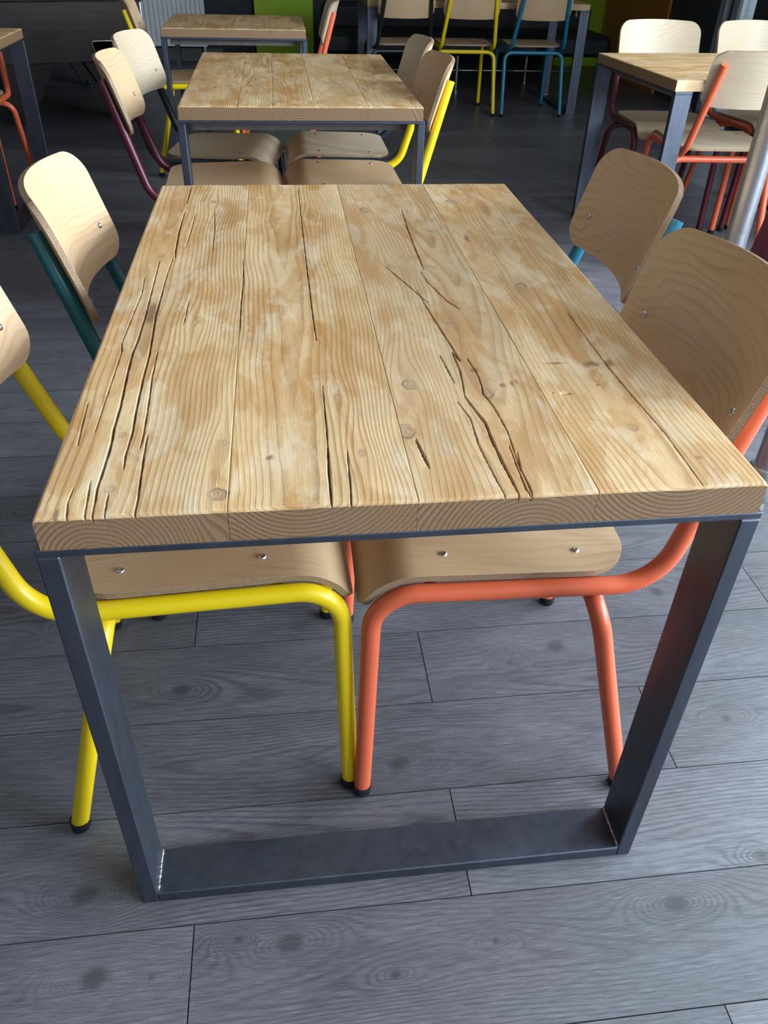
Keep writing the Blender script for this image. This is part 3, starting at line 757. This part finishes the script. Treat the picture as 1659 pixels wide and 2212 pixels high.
lp = fillet([(cxo, -.007, tz[0][1])]+[(cxo+x, -.007, z) for x, z in (tz[1], tz[2], tz[3], tz[0])]+[(cxo, -.007, tz[0][1])], [.014]*4, 4)
MB().tube(lp, .005, 8).build('ball_return_trim', M['chrome'], pt)
MB().box((PW/2+.004, .004, .575), (.012, .02, .33), .002).build('corner_strip', M['chrome'], pt)

# ------------------------------------------------------------------ radiator
rd = thing('radiator', 'pale ribbed panel radiator on the dark wall', 'radiator', (-.785, RY1-.08, 0))
MB().box((0, 0, .45), (.78, .03, .62), .004).build('panel', M['radiator'], rd)
for i in range(17):
    x = -.36+i*.045
    b = MB(); b.add([(x-.015, -.0155, .185), (x-.008, -.028, .185), (x+.008, -.028, .185), (x+.015, -.0155, .185), (x-.015, -.0155, .735), (x-.008, -.028, .735), (x+.008, -.028, .735), (x+.015, -.0155, .735)],
                    [(0, 1, 5, 4), (1, 2, 6, 5), (2, 3, 7, 6), (0, 3, 2, 1), (4, 5, 6, 7)])
    b.build('rib', M['radiator'], rd)
MB().box((0, -.012, .765), (.79, .07, .012), .002).build('top_grille', M['radiator'], rd)
for s in (-1, 1): MB().box((s*.25, .035, .45), (.03, .05, .2), .002).build('bracket', M['radiator'], rd)
MB().tube([(.36, 0, .145), (.36, 0, .06), (.36, 0, 0)], .009, 10).build('pipe', M['radiator'], rd)

# ------------------------------------------------------------------ black bench behind the long table
bn = thing('upholstered_bench', 'black upholstered bench with chrome legs behind the long dark table', 'bench', (1.95, 7.35, 0))
MB().box((0, 0, .37), (2.5, .62, .16), .03).build('seat', M['upholstery'], bn)
MB().box((0, .36, .46), (2.5, .12, .34), .04).build('backrest', M['upholstery'], bn)
for x in (-1.2, -.1, .68, 1.2):
    for y in (-.27, .30):
        lg = MB().tube([(x, y, .012), (x, y, .29)], .014, 12).build('leg', M['chrome'], bn)
        MB().tube([(x, y, 0), (x, y, .012)], .026, 12).build('foot_plate', M['chrome'], lg)
MB().tube([(-1.2, .30, .10), (1.2, .30, .10)], .009, 8).build('floor_rail', M['chrome'], bn)

# ------------------------------------------------------------------ tube framed high table and stool by the right side
ht = thing('high_table', 'galvanised tube legged high table with clamp fittings next to the orange framed chair', 'table', (1.27, 1.02, 0), math.radians(-17))
TL = {}
for x, y in ((0, 0), (.009, -.61), (.62, 0), (.62, -.61)):
    leg = MB().tube([(x, y, .012), (x, y, 1.065)], .0242 if y == 0 else .0205, 20).build('leg', M['galv'], ht)
    MB().tube([(x, y, 0), (x, y, .010), (x, y, .013), (x, y, .05)], [.021, .021, .021, .021], 20).build('base_flange', M['galv'], leg)
    MB().tube([(x, y, .40), (x, y, .403), (x, y, .467), (x, y, .47)], [.0245, .027, .027, .0245], 20).build('clamp_collar', M['galv'], leg)
for y in (0, -.61): MB().tube([(.05, y, .435), (.59, y, .435)], .0242, 16).build('cross_tube', M['galv'], ht)
MB().box((.33, -.305, 1.085), (.71, .70, .04), .004).build('top', M['batten'], ht)
st = thing('bar_stool', 'maroon metal bar stool with tapered legs beyond the galvanised pole', 'stool', (1.69, 1.30, 0), math.radians(45))
MB().box((0, 0, .79), (.27, .27, .03), .012).build('seat', M['maroon'], st)
for sx in (-1, 1):
    for sy in (-1, 1):
        tx, ty, bx, by = sx*.120, sy*.120, sx*.200, sy*.200
        b = MB()
        def ring(x, y, z, wd): return [(x, y, z), (x-sx*wd, y, z), (x-sx*wd, y-sy*.004, z), (x-sx*.004, y-sy*.004, z), (x-sx*.004, y-sy*wd, z), (x, y-sy*wd, z)]
        lo, hi_ = ring(bx, by, .0, .020), ring(tx, ty, .775, .055)
        fs = [(i, (i+1) % 6, 6+(i+1) % 6, 6+i) for i in range(6)]+[(0, 5, 4, 3, 2, 1), (6, 7, 8, 9, 10, 11)]
        b.add(lo+hi_, fs if sx*sy > 0 else [f[::-1] for f in fs]); b.build('leg', M['maroon'], st)
for s in (-1, 1): MB().tube([(-.15, -s*.15, .455+.008*s), (.15, s*.15, .455+.008*s)], .0068, 8).build('cross_brace', M['maroon'], st)
# metal chair on the paving outside the glazed door
oc = thing('garden_chair', 'grey metal garden chair on the paving outside the glazed door', 'chair', (8.45, 14.64, -.01), math.radians(200))
MB().box((0, 0, .44), (.44, .42, .025), .008).build('seat', M['wall_white'], oc)
MB().box((0, -.22, .70), (.44, .02, .26), .008).build('backrest', M['wall_white'], oc)
for sx in (-1, 1):
    MB().tube([(sx*.2, .2, 0), (sx*.2, .19, .43)], .014, 10).build('leg', M['galv'], oc)
    MB().tube([(sx*.2, -.22, 0), (sx*.2, -.2, .43), (sx*.2, -.235, .82)], .014, 10).build('leg', M['galv'], oc)
